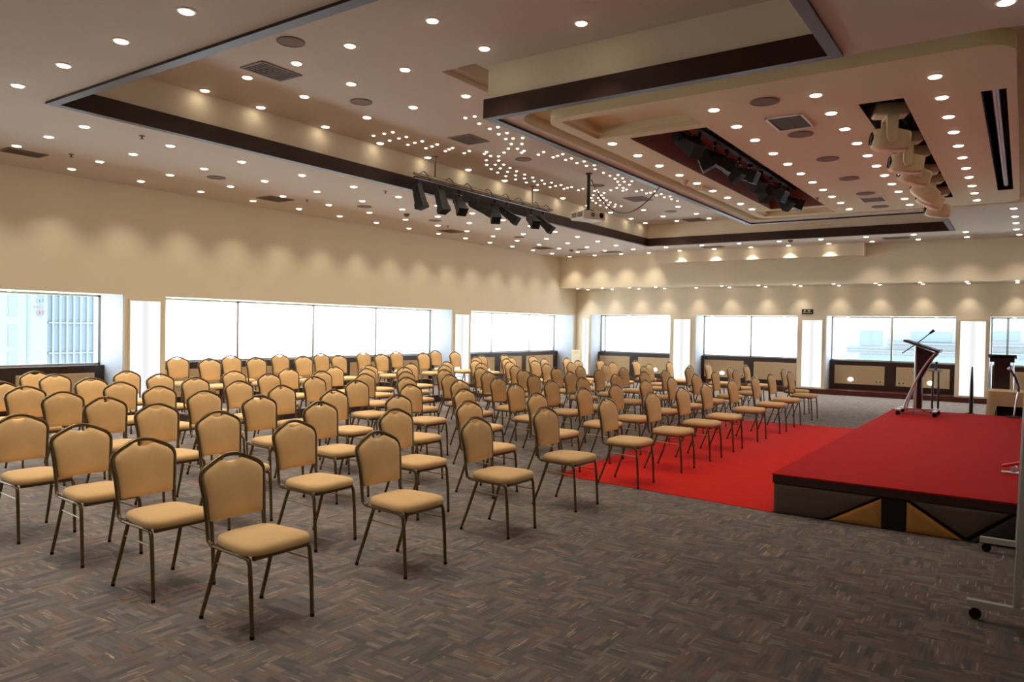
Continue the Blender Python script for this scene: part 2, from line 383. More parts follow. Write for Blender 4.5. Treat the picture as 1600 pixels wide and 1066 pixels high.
wall_window('y', -11.85, -9.04, [-11.68], [(-11.78, -10.66), (-10.36, -9.2)])
wall_window('y', -8.235, -5.237, [-6.754], [(-8.12, -6.9), (-6.6, -5.38)])
wall_window('y', -4.49, -1.39, [-2.938], [(-4.34, -3.07), (-2.79, -1.54)])
wall_window('y', -.684, 2.35, [-.314], [(-.55, .7), (1.0, 2.2)])

# light panels on the pillars
def light_panel(loc, w, h, rz, label):
    t = thing('light_panel', loc, label, 'light panel', 'tall glowing light panels on the pillars', rz)
    f = MB()
    for x0, x1, z0, z1 in ((-w / 2 - .03, -w / 2, -h / 2 - .03, h / 2 + .03), (w / 2, w / 2 + .03, -h / 2 - .03, h / 2 + .03), (-w / 2, w / 2, -h / 2 - .03, -h / 2), (-w / 2, w / 2, h / 2, h / 2 + .03)):
        f.box(x0, x1, -.012, -.001, z0, z1)
    f.build('frame', M['plastic'], t)
    MB().box(-w / 2, w / 2, -.009, -.001, -h / 2, h / 2).build('diffuser', M['diffuser'], t)
    return t
LPZ = 1.095
light_panel((XL, 6.87, LPZ), .53, 1.86, PI / 2, 'glowing white light panel on the window wall pillar closest to the camera')
light_panel((XL, 15.585, LPZ), .6, 1.82, PI / 2, 'glowing white light panel on the window wall pillar halfway to the corner')
light_panel((-12.03, YW, LPZ), .24, 1.86, 0, 'narrow glowing light panel tucked in the far corner of the room')
light_panel((-8.655, YW, LPZ), .54, 1.86, 0, 'glowing white light panel on the first back wall pillar from the corner')
light_panel((-4.845, YW, LPZ), .53, 1.87, 0, 'glowing white light panel on the back wall below the exit sign')
light_panel((-1.03, YW, LPZ), .54, 1.87, 0, 'glowing white light panel on the back wall behind the tapered black stand')

# ------------------------------------------------------------------ ceiling fittings
PW = 1.0      # lamp power factor
lamp_data = {}
def spot(x, y, z, w, size=96, blend=1.0):
    k = (w, size)
    if k not in lamp_data:
        l = bpy.data.lights.new('spot_lamp', 'SPOT'); l.energy = w; l.spot_size = math.radians(size); l.spot_blend = blend; l.shadow_soft_size = .04
        l.color = (1, .89, .72); lamp_data[k] = l
    o = bpy.data.objects.new('spot_lamp', lamp_data[k]); COL.objects.link(o); o.location = (x, y, z - .035)
proto = {}
def downlight(x, y, z, label, group, r=.052, w=0, size=84):
    k = 'd%g' % r
    if k not in proto:
        mb = MB().lathe([(r * 1.3, .004), (r * 1.3, -.006), (r, -.009), (r * .93, -.014), (r * .55, -.019)], 18, mis=[0, 0, 1, 1, 1])
        o = mb.build('downlight', [M['white'], M['lamp']]); proto[k] = o
    else:
        o = proto[k].copy(); COL.objects.link(o)
    o.location = (x, y, z); tag(o, label, 'downlight', group)
    if w: spot(x + (.62 if x == -8.25 else 0), y, z, w, size)
    return o
WL = 39 * PW
gx = [-11.82, -10.91, -10.01, -9.11]; rown = ['window wall edge row', 'second row from the window wall', 'third row from the window wall', 'row beside the dark recess trim']
for i, x in enumerate(gx):
    ys = [4.3 + 1.06 * k for k in range(-2, 16)]
    if i == 0: ys = [3.24, 4.35] + [5.4 + 1.06 * k for k in range(15)]
    vis = [y for y in ys if not (y > 20.35)]
    c = 0
    for y in vis:
        seen = (y > 4.0 if i else y > 5.2)  # grid positions out of view also get downlights, added for the room light
        lab = 'low ceiling downlight, %s, %s from the camera' % (rown[i], nth(c)) if seen else 'unseen downlight added for light in the low ceiling, camera end of the window wall'
        downlight(x, y, ZC, lab, 'downlights of the low ceiling', w=WL if i != 0 else WL * 1.1, size=100 if i else 92)
        c += seen
rowf = [(-8.1, 3.2), (-7.1, 3.17), (-6.08, 3.15), (-5.09, 3.11)]
for i, (x, y) in enumerate(rowf): downlight(x, y, ZC, 'lit downlight before the ceiling recess, %s along from the window wall' % nth(i), 'downlights before the recess', w=WL)
for x, y in [(-5.5, 2.5), (-4.08, 3.1), (-3.08, 3.1)] + [(a, b) for a in (-7.1, -5.09, -3.08, -1.1, .9) for b in (2.1, .4)]: downlight(x, y, ZC, 'downlight of the low ceiling rows added above the camera to light the front', 'downlights above the camera', w=WL)  # unseen downlights added to light the front seats; only the first shows its glow
for j, (y, xs) in enumerate(((19.03, [-8.08, -7.07, -6.08, -5.07, -4.09, -3.09, -2.1, -1.09, -.17]), (20.03, [-8.09, -7.09, -6.08, -5.10, -4.11, -3.11, -2.11, -1.12, -.12]))):
    for i, x in enumerate(xs):
        downlight(x, y, ZC, 'lit downlight near the back wall, %s line, %s along from the window wall' % (('outer', 'beam side')[j], nth(i)), 'downlights near the back wall', w=WL * (1, 1.1)[j], size=(100, 100)[j])
for i, (x, y) in enumerate([(-.15, 6.06), (-.19, 15.9), (-.18, 16.98), (-.17, 17.95)]):
    downlight(x, y, ZC, 'lit downlight in the plain ceiling %s' % ('before the stage canopy', 'just past the stage canopy corner', 'second past the stage canopy corner', 'third past the stage canopy corner')[i], 'downlights by the stage canopy', w=WL)
lines = [(-4.175, [8.13, 8.85, 9.55, 10.27, 10.97, 11.68, 12.4, 13.1, 13.78], 'outer groove'), (-2.66, [7.42, 8.15, 8.83, 9.61, 10.31, 11.02, 11.73, 12.44, 13.12, 13.82, 14.59], 'black lantern slot'),
         (-1.68, [7.46, 8.15, 8.86, 9.59, 10.32, 11.01, 11.72, 12.44, 13.16, 13.89, 14.58], 'moving head slot, audience side'), (-.69, [7.46, 8.15, 8.9, 9.6, 10.32, 11.03, 11.75, 12.44, 13.17, 13.87, 14.61], 'narrow tube slot')]
for x, ys, nm in lines:
    for i, y in enumerate(ys): downlight(x, y, ZC - .005, 'stage canopy downlight, line by the %s, %s from the camera' % (nm, nth(i)), 'downlights of the stage canopy', w=WL * .36)
ups = [(-8.25, [5.29, 6.09, 7.18, 8.27, 9.38, 10.48, 11.61, 12.71, 13.79, 14.9, 16.04, 17.17, 18.03, 18.86], 'along the recess wall'), (-7.39, [5.27, 6.09, 7.15, 16.04, 17.18, 18.06, 18.88], 'second line'),
       (-6.53, [5.27, 6.06, 7.13, 16.01, 17.16, 18.04, 18.81], 'third line'), (-5.66, [5.23, 6.04, 7.12, 16.0, 17.1, 18.0], 'fourth line'), (-4.55, [5.21, 6.01], 'fifth line'), (-3.42, [5.2, 5.99], 'sixth line')]
for x, ys, nm in ups:
    for i, y in enumerate(ys): downlight(x, y, ZU, 'lit downlight in the raised ceiling, %s, %s from the camera' % (nm, nth(i)), 'downlights of the raised ceiling', w=WL if x > -8.2 else WL * .55, size=125 if x == -8.25 else 100)
bx_ = [-11.84, -10.95, -10.01, -9.14, -8.13, -7.12, -6.08, -5.12, -4.13, -3.13, -2.13, -1.14, -.14]
for i, x in enumerate(bx_):
    if i != 4: downlight(x, 20.82, 2.978, 'small lamp under the back beam, front line, %s from the window wall' % nth(i), 'lamps under the back beam', r=.04, w=4)
    downlight(x, 21.5, 2.978, 'small lamp under the back beam, wall line, %s from the window wall' % nth(i), 'lamps under the back beam', r=.04, w=20 * PW, size=84)
for i, y in enumerate([4.88, 5.79, 7.52, 8.49, 9.3, 11.5, 12.1, 12.98, 13.95, 16.2, 17.2, 18.1, 19.8]):
    downlight(-12.62, y, ZL, 'tiny lamp under the window wall lintel, %s from the camera' % nth(i), 'lamps under the window lintels', r=.035)
for i, x in enumerate([-10.54, -9.43, -7.78, -6.67, -5.67, -3.96, -2.88, -1.85, -.18]):
    downlight(x, 21.95, ZB, 'tiny lamp under the back window lintel, %s from the room corner' % nth(i), 'lamps under the back window lintels', r=.035)

STARS = "-8.02,7.9;-8.01,8.23;-8.01,11.63;-8,15.34;-7.99,11.28;-7.99,11.97;-7.99,15.02;-7.95,8.57;-7.94,10.95;-7.93,12.28;-7.93,14.69;-7.86,10.64;-7.85,8.88;-7.84,12.6;-7.84,14.38;-7.81,11.63;-7.8,7.9;-7.8,8.21;-7.8,11.95;-7.8,15.05;-7.79,11.31;-7.79,15.34;-7.77,8.53;-7.75,10.99;-7.75,12.25;-7.75,14.74;-7.73,10.33;-7.71,9.19;-7.71,14.08;-7.69,8.84;-7.69,10.68;-7.69,12.89;-7.68,12.55;-7.68,14.42;-7.64,8.2;-7.64,15.08;-7.63,7.9;-7.63,11.64;-7.62,11.95;-7.62,15.33;-7.61,8.52;-7.61,11.34;-7.61,14.77;-7.59,10.39;-7.58,9.13;-7.58,11.03;-7.58,12.23;-7.58,12.84;-7.58,14.15;-7.55,14.47;-7.54,8.79;-7.54,12.52;-7.53,9.45;-7.53,10.05;-7.52,10.74;-7.52,13.18;-7.51,13.79;-7.48,14.2;-7.47,9.08;-7.46,10.46;-7.46,12.8;-7.37,9.38;-7.37,13.89;-7.36,10.17;-7.35,13.07;-7.28,9.66;-7.28,9.83;-7.27,13.55;-7.26,13.39;-7.19,13.34;-7.19,13.67;-7.18,9.92;-7.17,9.57;-6.95,9.75;-6.94,13.48;-6.75,13.64;-6.74,9.57;-6.73,13.33;-6.71,9.9;-6.63,13.56;-6.62,9.65;-6.62,13.39;-6.61,9.82;-6.55,10.15;-6.54,13.07;-6.54,13.84;-6.53,9.35;-6.46,14.14;-6.44,10.43;-6.43,9.06;-6.43,12.77;-6.39,9.43;-6.39,13.77;-6.38,10.04;-6.38,14.47;-6.37,13.15;-6.36,8.78;-6.36,10.7;-6.36,14.12;-6.35,12.5;-6.33,14.76;-6.32,9.09;-6.32,10.37;-6.32,12.83;-6.31,10.99;-6.31,12.21;-6.3,8.48;-6.29,11.92;-6.28,11.27;-6.28,11.58;-6.28,15.03;-6.27,8.19;-6.26,7.87;-6.26,15.31;-6.24,14.39;-6.22,8.79;-6.22,10.65;-6.22,14.03;-6.21,12.53;-6.19,10.32;-6.18,9.14;-6.18,12.86;-6.18,14.71;-6.15,8.47;-6.15,10.95;-6.15,12.22;-6.14,11.29;-6.11,7.88"
S = [tuple(map(float, q.split(','))) for q in STARS.split(';')]
so = MB().lathe([(.021, .003), (.021, -.004), (.018, -.011), (.007, -.015)], 10).build('star_light', M['starlamp'], smooth=True, angle=180)
half = {0: sorted([q for q in S if q[0] < -6.85], key=lambda q: q[1]), 1: sorted([q for q in S if q[0] >= -6.85], key=lambda q: q[1])}
first = True
for h in (0, 1):
    for i, (x, y) in enumerate(half[h]):
        o = so if first else so.copy()
        if not first: COL.objects.link(o)
        first = False; o.location = (x, y, ZU)
        tag(o, 'tiny star light of the winding dots, %s, %s from the camera' % (('recess wall side', 'stage canopy side')[h], nth(i)), 'star light', 'star lights on the raised ceiling')

def grille(x, y, z, w, l, label, pan=False):
    t = thing('air_vent', (x, y, z), label, 'air vent', 'ceiling air vents')
    f = MB()
    for a in ((-w / 2, w / 2, -l / 2, -l / 2 + .02), (-w / 2, w / 2, l / 2 - .02, l / 2), (-w / 2, -w / 2 + .02, -l / 2, l / 2), (w / 2 - .02, w / 2, -l / 2, l / 2)): f.box(*a, -.012, .002)
    f.build('frame', M['white'] if pan else M['vent'], t)
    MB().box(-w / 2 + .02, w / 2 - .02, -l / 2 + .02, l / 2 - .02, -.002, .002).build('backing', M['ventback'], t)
    s = MB(); n = 14
    for k in range(n):
        yy = -l / 2 + .03 + (l - .06) * k / (n - 1); s.box(-w / 2 + .02, w / 2 - .02, yy - .004, yy + .008, -.009, -.003)
    s.build('slats', M['vent'], t)
grille(-6.98, 5.29, ZU, .38, .54, 'brown ceiling vent in the raised ceiling, the one closest to the camera')
grille(-6.93, 8.8, ZU, .4, .5, 'brown ceiling vent enclosed by the dotted star lights')
grille(-6.9, 14.68, ZU, .46, .56, 'brown ceiling vent past the projector in the raised ceiling')
grille(-6.95, 18.12, ZU, .46, .5, 'brown ceiling vent at the far end of the raised ceiling')
for y, n in ((4.53, 'closest to the camera'), (8.66, 'second from the camera'), (13.71, 'third from the camera'), (17.81, 'fourth from the camera')): grille(-11.28, y, ZC, .45 if y > 5 else .32, .5, 'brown vent in the low ceiling along the window wall, ' + n)
for x, n in ((-10.01, 'closest to the corner'), (-6.95, 'in front of the hanging box'), (-2.52, 'towards the stage side')): grille(x, 19.55, ZC, .55, .34, 'brown vent in the low ceiling before the back beam, ' + n)
grille(-2.13, 8.3, ZC - .005, .38, .56, 'square vent with pale rim in the stage canopy, camera end', True)
grille(-2.14, 13.75, ZC - .005, .38, .5, 'square vent with pale rim in the stage canopy, far end', True)
def ceil_speaker(x, y, z, label):
    o = MB().lathe([(.14, .002), (.14, -.008), (.125, -.012), (.122, -.008), (.0008, -.007)], 24).build('ceiling_speaker', M['speaker'], smooth=True)
    o.location = (x, y, z); tag(o, label, 'speaker', 'round ceiling speakers')
for i, y in enumerate((6.62, 10.31, 12.93, 16.6)): ceil_speaker(-6.95, y, ZU, 'round flush speaker in the raised ceiling, %s beyond the first vent' % nth(i))
ceil_speaker(-6.09, 4.84, ZU, 'round flush speaker in the raised ceiling beside the vent closest to the camera')
for i, y in enumerate((6.92, 10.09, 12.16, 15.38, 18.57)): ceil_speaker(-10.46, y, ZC, 'round flush speaker among the low ceiling downlights, %s from the camera' % nth(i))
for i, y in enumerate((7.42, 8.85, 10.28, 11.73, 13.11, 14.59)): ceil_speaker(-2.15, y, ZC - .005, 'round flush speaker in the stage canopy, %s from the camera' % nth(i))
for i, (x, y) in enumerate([(-10.81, 4.93), (-10.85, 9.03), (-10.76, 12.95), (-8.95, 4.9), (-8.95, 9.11)]):
    o = MB().lathe([(.035, .002), (.035, -.006), (.012, -.008), (.01, -.035), (.028, -.038), (.028, -.042)], 12).build('ceiling_sprinkler', M['vent']); o.location = (x, y, ZC)
    tag(o, 'small fire sprinkler in the low ceiling, %s, %s from the camera' % ('second lamp row' if x < -10 else 'by the recess trim', nth(i if i < 3 else i - 3)), 'sprinkler', 'fire sprinklers')
for x, y, n in ((-10.38, 11.18, 'halfway along the window wall'), (-10.78, 18.55, 'near the back corner'), (-4.78, 18.93, 'in front of the back beam')):
    o = MB().lathe([(.06, .002), (.06, -.02), (.045, -.05), (.02, -.065)], 16).build('smoke_detector', M['vent'], smooth=True); o.location = (x, y, ZC); tag(o, 'cone shaped smoke detector in the low ceiling ' + n, 'smoke detector', 'smoke detectors')
o = MB().lathe([(.06, .002), (.06, -.02), (.05, -.05), (.03, -.07), (.01, -.078)], 18).build('ceiling_camera', M['plastic'], smooth=True); o.location = (-4.27, 10.72, ZC - .006); tag(o, 'small dome camera under the stage canopy rim', 'camera')
o = MB().box(-.06, .06, -.14, .14, -.05, .002).box(-.045, .045, -.12, .12, -.062, -.05).build('ceiling_emergency_light', M['plastic'], bevel=.008); o.location = (-4.25, 11.4, ZC - .006); tag(o, 'flat ivory emergency light box under the stage canopy rim', 'emergency light')
o = MB().lathe([(.03, .002), (.03, -.01), (.012, -.012), (.012, -.04)], 12).build('ceiling_sprinkler', M['vent']); o.location = (-2.9, 13.16, ZC - .006); tag(o, 'small fire sprinkler in the stage canopy at the far end', 'sprinkler', 'fire sprinklers')

# ------------------------------------------------------------------ chairs
def prof_x(z):
    P = [(.43, -.185), (.47, -.2), (.55, -.207), (.7, -.222), (.83, -.25), (.92, -.275)]
    for (a, xa), (b, xb) in zip(P, P[1:]):
        if z <= b: return xa + (xb - xa) * (z - a) / (b - a)
    return P[-1][1]
def back_half(z0, notch=False, inset=0.0):
    """half outline of the crowned back, from bottom to top centre: (y, z)"""
    o = [(.186, z0), (.188, .56), (.192, .62), (.198, .70), (.207, .78), (.210, .815), (.203, .842), (.182, .866), (.145, .887), (.10, .903), (.055, .912), (0, .915)]
    return o
def make_chair():
    t = thing('banquet_chair', (0, 0, 0), 'x', 'chair', 'banquet chairs set out in rows')
    # back frame: one bent tube from rail to rail
    hp = [(.186, .50), (.187, .54), (.19, .60), (.196, .68), (.205, .75), (.2085, .78), (.2075, .803), (.198, .825), (.175, .846), (.135, .867), (.09, .888), (.055, .901), (.028, .9055), (0, .907)]
    pts = [(-.14, .192, .431), (-.168, .19, .434), (-.19, .188, .447)] + [(prof_x(z), y, z) for y, z in hp]
    pts = pts + [(x, -y, z) for x, y, z in reversed(pts[:-1])]
    MB().tube(pts, .0128, 8).build('back_frame', M['bronze'], t, smooth=True, angle=60)
    # upholstered back pad with the dip at the top centre
    half = [(.10, .548), (.166, .548), (.176, .553), (.1785, .60), (.1845, .68), (.1935, .75), (.197, .78), (.195, .80), (.186, .818), (.165, .837), (.125, .858), (.085, .876), (.066, .881), (.05, .878), (.036, .869), (.018, .862), (0, .860)]
    loop = [(y, z) for y, z in half] + [(-y, z) for y, z in reversed(half[:-1])] + [(-.05, .548), (0, .548), (.05, .548)]
    cy, cz = 0, .71
    def ring(s, off): return [(prof_x(cz + (z - cz) * s) + off, y * s, cz + (z - cz) * s) for y, z in loop]
    MB().rings([ring(.4, -.022), ring(.85, -.018), ring(.96, -.011), ring(1, 0), ring(.985, .012), ring(.93, .021), ring(.8, .026), ring(.4, .031)]).build('backrest', M['seat'], t, smooth=True, angle=80)
    # seat cushion
    def seat_ring(s, z, sx=1):
        out = []
        for k in range(36):
            w = 2 * PI * k / 36; c, q = math.cos(w), math.sin(w); e = .42
            x = math.copysign(abs(c) ** e, c) * .215 * s; y = math.copysign(abs(q) ** e, q) * (.205 + .02 * x / .215) * s
            out.append((x + .035, y, z))
        return out
    MB().rings([seat_ring(.9, .432), seat_ring(.985, .436), seat_ring(1.0, .452), seat_ring(.99, .468), seat_ring(.95, .481), seat_ring(.84, .491), seat_ring(.5, .497), seat_ring(.1, .498)]).build('seat', M['seat'], t, smooth=True, angle=75)
    f = MB()
    for s in (-1, 1): f.tube([(-.15, s * .192, .428), (0, s * .192, .424), (.14, s * .196, .424)], .0115, 8)
    f.box(-.15, -.125, -.185, .185, .415, .433).box(.2, .222, -.18, .18, .41, .43)
    f.build('seat_frame', M['bronze'], t, smooth=True)
    for s in (-1, 1):
        MB().tube([(.12, s * .196, .424), (.172, s * .197, .423), (.197, s * .198, .412), (.21, s * .199, .385), (.222, s * .2, .25), (.236, s * .2, .016)], [.0128, .0128, .0128, .0128, .0125, .0115], 8).tube([(.236, s * .2, .018), (.236, s * .2, 0)], .0125, 8, 1).build('leg', [M['bronze'], M['rubber']], t, smooth=True, angle=60)
        MB().tube([(-.085, s * .183, .424), (-.12, s * .187, .33), (-.175, s * .194, .17), (-.234, s * .2, .016)], [.0128, .0128, .0122, .0115], 8).tube([(-.234, s * .2, .018), (-.234, s * .2, 0)], .0125, 8, 1).build('leg', [M['bronze'], M['rubber']], t, smooth=True, angle=60)
        MB().tube([(-.118, s * .187, .338), (.05, s * .193, .334), (.216, s * .1995, .33)], .0055, 6).build('stretcher', M['bronze2'], t, smooth=True)
    return t
chair0 = make_chair(); used = [False]
def place(xt, y, z, label, dz=0):
    rz = random.uniform(-.035, .035)
    loc = (xt + .27, y, z)
    if not used[0]:
        used[0] = True; chair0.location = loc; chair0.rotation_euler = (0, 0, rz); chair0['label'] = label; return
    dup(chair0, loc, label, rz)
ROWS = {
 'front row beside the stage': [(-3.83, 2.64), (-3.83, 3.83), (-3.83, 5.0), (-3.83, 6.1), (-3.8, 7.35), (-3.76, 8.46), (-3.76, 9.44), (-3.77, 10.37), (-3.78, 11.57), (-3.75, 12.68), (-3.78, 13.76), (-3.78, 15.1)],
 'second row from the stage': [(-4.74, 2.61), (-4.76, 3.85), (-4.76, 4.99), (-4.73, 6.05), (-4.72, 7.34), (-4.7, 8.44), (-4.67, 9.29), (-4.73, 10.42), (-4.74, 11.46), (-4.74, 12.55), (-4.78, 13.65), (-4.77, 14.83)],
 'third row from the stage': [(-5.71, 2.67), (-5.73, 3.81), (-5.74, 4.95), (-5.73, 6.06), (-5.71, 7.21), (-5.73, 8.37), (-5.77, 9.37), (-5.75, 10.28), (-5.76, 11.47), (-5.76, 12.62), (-5.69, 13.44), (-5.73, 14.76)],
 'fourth row from the stage': [(-6.64, 2.64), (-6.67, 3.8), (-6.69, 4.94), (-6.69, 5.98), (-6.64, 7.25), (-6.67, 8.32), (-6.66, 9.25), (-6.66, 10.26), (-6.68, 11.49), (-6.65, 12.52), (-6.65, 13.59), (-6.61, 14.49)],
 'fifth row from the stage': [(-7.58, 3.79), (-7.58, 4.87), (-7.62, 5.97), (-7.62, 7.22), (-7.59, 8.2), (-7.59, 9.21), (-7.63, 10.3), (-7.59, 11.33), (-7.58, 12.5), (-7.51, 13.34), (-7.54, 14.53)],
 'sixth row from the stage': [(-8.46, 3.78), (-8.48, 4.87), (-8.58, 6.02), (-8.57, 7.29), (-8.58, 8.31), (-8.54, 9.22), (-8.51, 10.18), (-8.49, 11.23), (-8.48, 12.39), (-8.53, 13.66), (-8.48, 14.64)],
 'seventh row from the stage': [(-9.42, 3.8), (-9.36, 4.86), (-9.51, 5.98), (-9.56, 7.25), (-9.54, 8.27), (-9.59, 9.33), (-9.51, 10.22), (-9.5, 11.38), (-9.52, 12.62), (-9.5, 13.66), (-9.45, 14.62)],
 'eighth row from the stage': [(-10.3, 3.87), (-10.27, 4.94), (-10.41, 5.99), (-10.42, 7.22), (-10.42, 8.29), (-10.41, 9.32), (-10.39, 10.2), (-10.42, 11.37), (-10.41, 12.54), (-10.37, 13.53), (-10.48, 14.93)],
}
for rn, L in ROWS.items():
    for i, (x, y) in enumerate(L):
        z = 0.0
        if rn.startswith('front') and 7.0 < y < 14.0: z = .0075
        if rn.startswith('second') and 7.0 < y < 14.0: z = .0075
        place(x, y, z, 'gold banquet chair, %s in view from the camera, %s' % (nth(i), rn))
for x, y, n in ((-11.25, 4.93, 'ninth row, between the window and the first pillar'), (-11.37, 6.01, 'standing right before the first light panel pillar'), (-11.5, 15.02, 'on the floor just past the far end of the seating riser'), (-12.0, 4.98, 'closest to the clear window with the building view')):
    place(x, y, 0, 'gold padded banquet chair, ' + n)
b16 = [(-12.08, 16.04), (-10.91, 15.75), (-9.96, 15.86), (-8.87, 15.64), (-7.93, 15.62), (-7.01, 15.64), (-6.02, 15.6), (-5.26, 15.97), (-4.14, 16.03)]
b17 = [(-12.05, 17.07), (-11.07, 17.01), (-9.83, 16.75), (-8.71, 16.48), (-7.96, 16.97), (-7.11, 17.05), (-6.14, 17.04), (-5.25, 17.09)]
for i, (x, y) in enumerate(b16): place(x, y, 0, 'gold banquet chair, last but one line before back wall, %s from the window wall' % nth(i))
for i, (x, y) in enumerate(b17): place(x, y, 0, 'gold banquet chair, very last line before back wall, %s from the window wall' % nth(i))
RZ = .16
for i, y in enumerate((7.34, 8.26, 9.30, 10.2, 11.39, 12.73, 13.87)): place(-11.26, y, RZ + .0015, 'gold padded banquet chair on the riser, front line, %s from the camera' % nth(i))
for i, y in enumerate((7.27, 8.33, 9.42, 10.47, 11.67, 12.72, 14.13)): place(-12.1, y, RZ + .0015, 'gold padded banquet chair on the riser, window line, %s from the camera' % nth(i))
t = thing('seating_riser', (-11.48, 10.82, 0), 'low carpeted seating riser with dark edge along the window wall', 'platform')
MB().box(-.86, .86, -3.86, 3.86, 0, RZ - .012).build('riser_body', M['darkwood'], t)
MB().box(-.86, .86, -3.86, 3.86, RZ - .012, RZ).build('carpet_top', M['carpet'], t)

# ------------------------------------------------------------------ stage and red carpet
o = MB().prism([(-4.36, 7.27), (-1.885, 7.03), (-1.885, 14.2), (-4.6, 13.92)], .001, .006).build('red_carpet', M['redcarpet'])
tag(o, 'bright red carpet laid flat on the floor between the front row and the stage', 'carpet')
SX0, SX1, SY0, SY1, SZ = -1.88, 2.75, 7.04, 14.5, .365
t = thing('stage', (SX0, SY0, 0), 'low stage platform covered in red carpet with padded front panels', 'stage')
def rel(mb): mb.v = [(x - SX0, y - SY0, z) for x, y, z in mb.v]; return mb
rel(MB().prism([(SX0 - .01, SY0 - .01), (SX1, SY0 - .01), (SX1, SY1 + .2), (SX0 + .03, SY1)], SZ - .012, SZ)).build('stage_carpet', M['stagecarpet'], t)
rel(MB().box(SX0 - .004, SX1, SY0 - .004, SY1 - .02, SZ - .085, SZ - .0121)).build('fascia', M['darkwood'], t)
rel(MB().box(SX0 + .02, SX1, SY0 + .05, SY1 - .04, 0, SZ - .085)).build('core', M['rubber'], t)
zt = SZ - .09
def pad(poly, m):
    n = len(poly); c = Vector((sum(p[0] for p in poly) / n, sum(p[1] for p in poly) / n))
    P = []
    for k in range(n):        # subdivided edges keep the padding plump
        a, b = Vector(poly[k]), Vector(poly[(k + 1) % n])
        for q in range(5): P.append(a.lerp(b, q / 5))
    def R(s, y): return [(c.x + (p.x - c.x) * s, y, c.y + (p.y - c.y) * s) for p in P]
    rel(MB().rings([R(1, SY0 + .05), R(1, SY0 + .014), R(.97, SY0 + .003), R(.9, SY0 - .003), R(.5, SY0 - .005)])).build('padded_panel', m, t, smooth=True, angle=50)
g = .006; z0 = .004
pad([(-1.875, z0), (-1.42 - g, z0), (-.97 - g, zt), (-1.875, zt)], M['padgrey'])
pad([(-1.4 + g, z0), (-.966, z0), (-.966, zt - .012)], M['padtan'])
rel(MB().box(-.96, -.785, SY0 + .004, SY0 + .05, 0, zt)).build('panel_post', M['rubber'], t)
pad([(-.778, z0), (-.36 - g, z0), (-.778, zt - .012)], M['padtan'])
pad([(-.75, zt), (-.34, z0 + .02), (-.03, zt)], M['padgrey'])
pad([(-.325 + g, z0), (.5, z0), (.5, zt), (-.005, zt)], M['padblack'])
pad([(.51, z0), (1.2, z0), (1.2, zt), (.51, zt)], M['padgrey']); pad([(1.21, z0), (2.7, z0), (2.7, zt), (1.21, zt)], M['padblack'])

# lectern on the stage
T = SZ + .001
t = thing('lectern', (-1.385, 13.75, T), 'dark wood lectern with curved chrome tubes standing on the red stage', 'lectern')
b = MB().box(-.3, .3, -.05, .05, .075, .11)
for s in (-1, 1): b.box(s * .26 - .035, s * .26 + .035, -.32, .32, .07, .1)
b.build('base', M['chrome'], t, bevel=.01)
for sx in (-1, 1):
    for sy in (-1, 1):
        w = MB().lathe([(.02, -.014), (.034, -.012), (.034, .012), (.02, .014)], 14, mat=Matrix.Translation((sx * .26, sy * .28, .034)) @ Matrix.Rotation(PI / 2, 4, 'X'))
        w.build('caster', M['rubber'], t)
MB().box(-.02, .05, -.1, .1, .11, .62).prism([(-.03, .6), (.05, .6), (.20, .92), (.27, 1.0), (-.04, 1.12), (-.03, .9)], -.13, .13, ax='y').build('post', M['lectern'], t, bevel=.006)
MB().tube([(-.04, -.14, .1), (-.04, -.14, 1.1)], .018, 10).tube([(-.04, .14, .1), (-.04, .14, 1.1)], .018, 10).build('front_tubes', M['chrome'], t, smooth=True)
for s in (-1, 1):
    pts = []
    for k in range(15):
        q = k / 14; pts.append((-.19 + .44 * q ** 1.7 + .03 * math.sin(q * PI), s * .17, .1 + .93 * q - .02 * math.sin(q * 2 * PI)))
    MB().tube(pts, .018, 10).build('curved_tube', M['chrome'], t, smooth=True)
R_ = Matrix.Translation((.045, 0, 1.125)) @ Matrix.Rotation(math.radians(19), 4, 'Y')
MB().box(-.27, .27, -.28, .28, -.016, .016, mat=R_).box(.25, .27, -.28, .28, .016, .04, mat=R_).build('desk_top', M['lectern'], t, bevel=.008)
# boom microphone behind it
t = thing('microphone_stand', (-1.47, 14.12, T), 'slim boom microphone stand rising behind the stage lectern', 'microphone stand')
MB().tube([(0, 0, .05), (0, 0, 1.16)], .011, 8).build('pole', M['black'], t, smooth=True)
MB().lathe([(.012, .012), (.028, .01), (.028, -.01), (.012, -.012)], 12, mat=Matrix.Translation((0, 0, 1.16)) @ Matrix.Rotation(PI / 2, 4, 'X')).build('clutch', M['black'], t)
for k in range(3):
    w = k * 2 * PI / 3 + .5; MB().tube([(0, 0, .1), (.17 * math.cos(w), .17 * math.sin(w), .012)], .009, 8).build('leg', M['black'], t, smooth=True)
MB().tube([(-.21, -.02, .99), (0, .018, 1.16), (.2, .03, 1.345)], .008, 8).build('boom', M['black'], t, smooth=True)
MB().tube([(.185, .03, 1.33), (.215, .03, 1.36), (.25, .032, 1.39)], [.016, .02, .026], 10).build('microphone', M['black'], t, smooth=True)
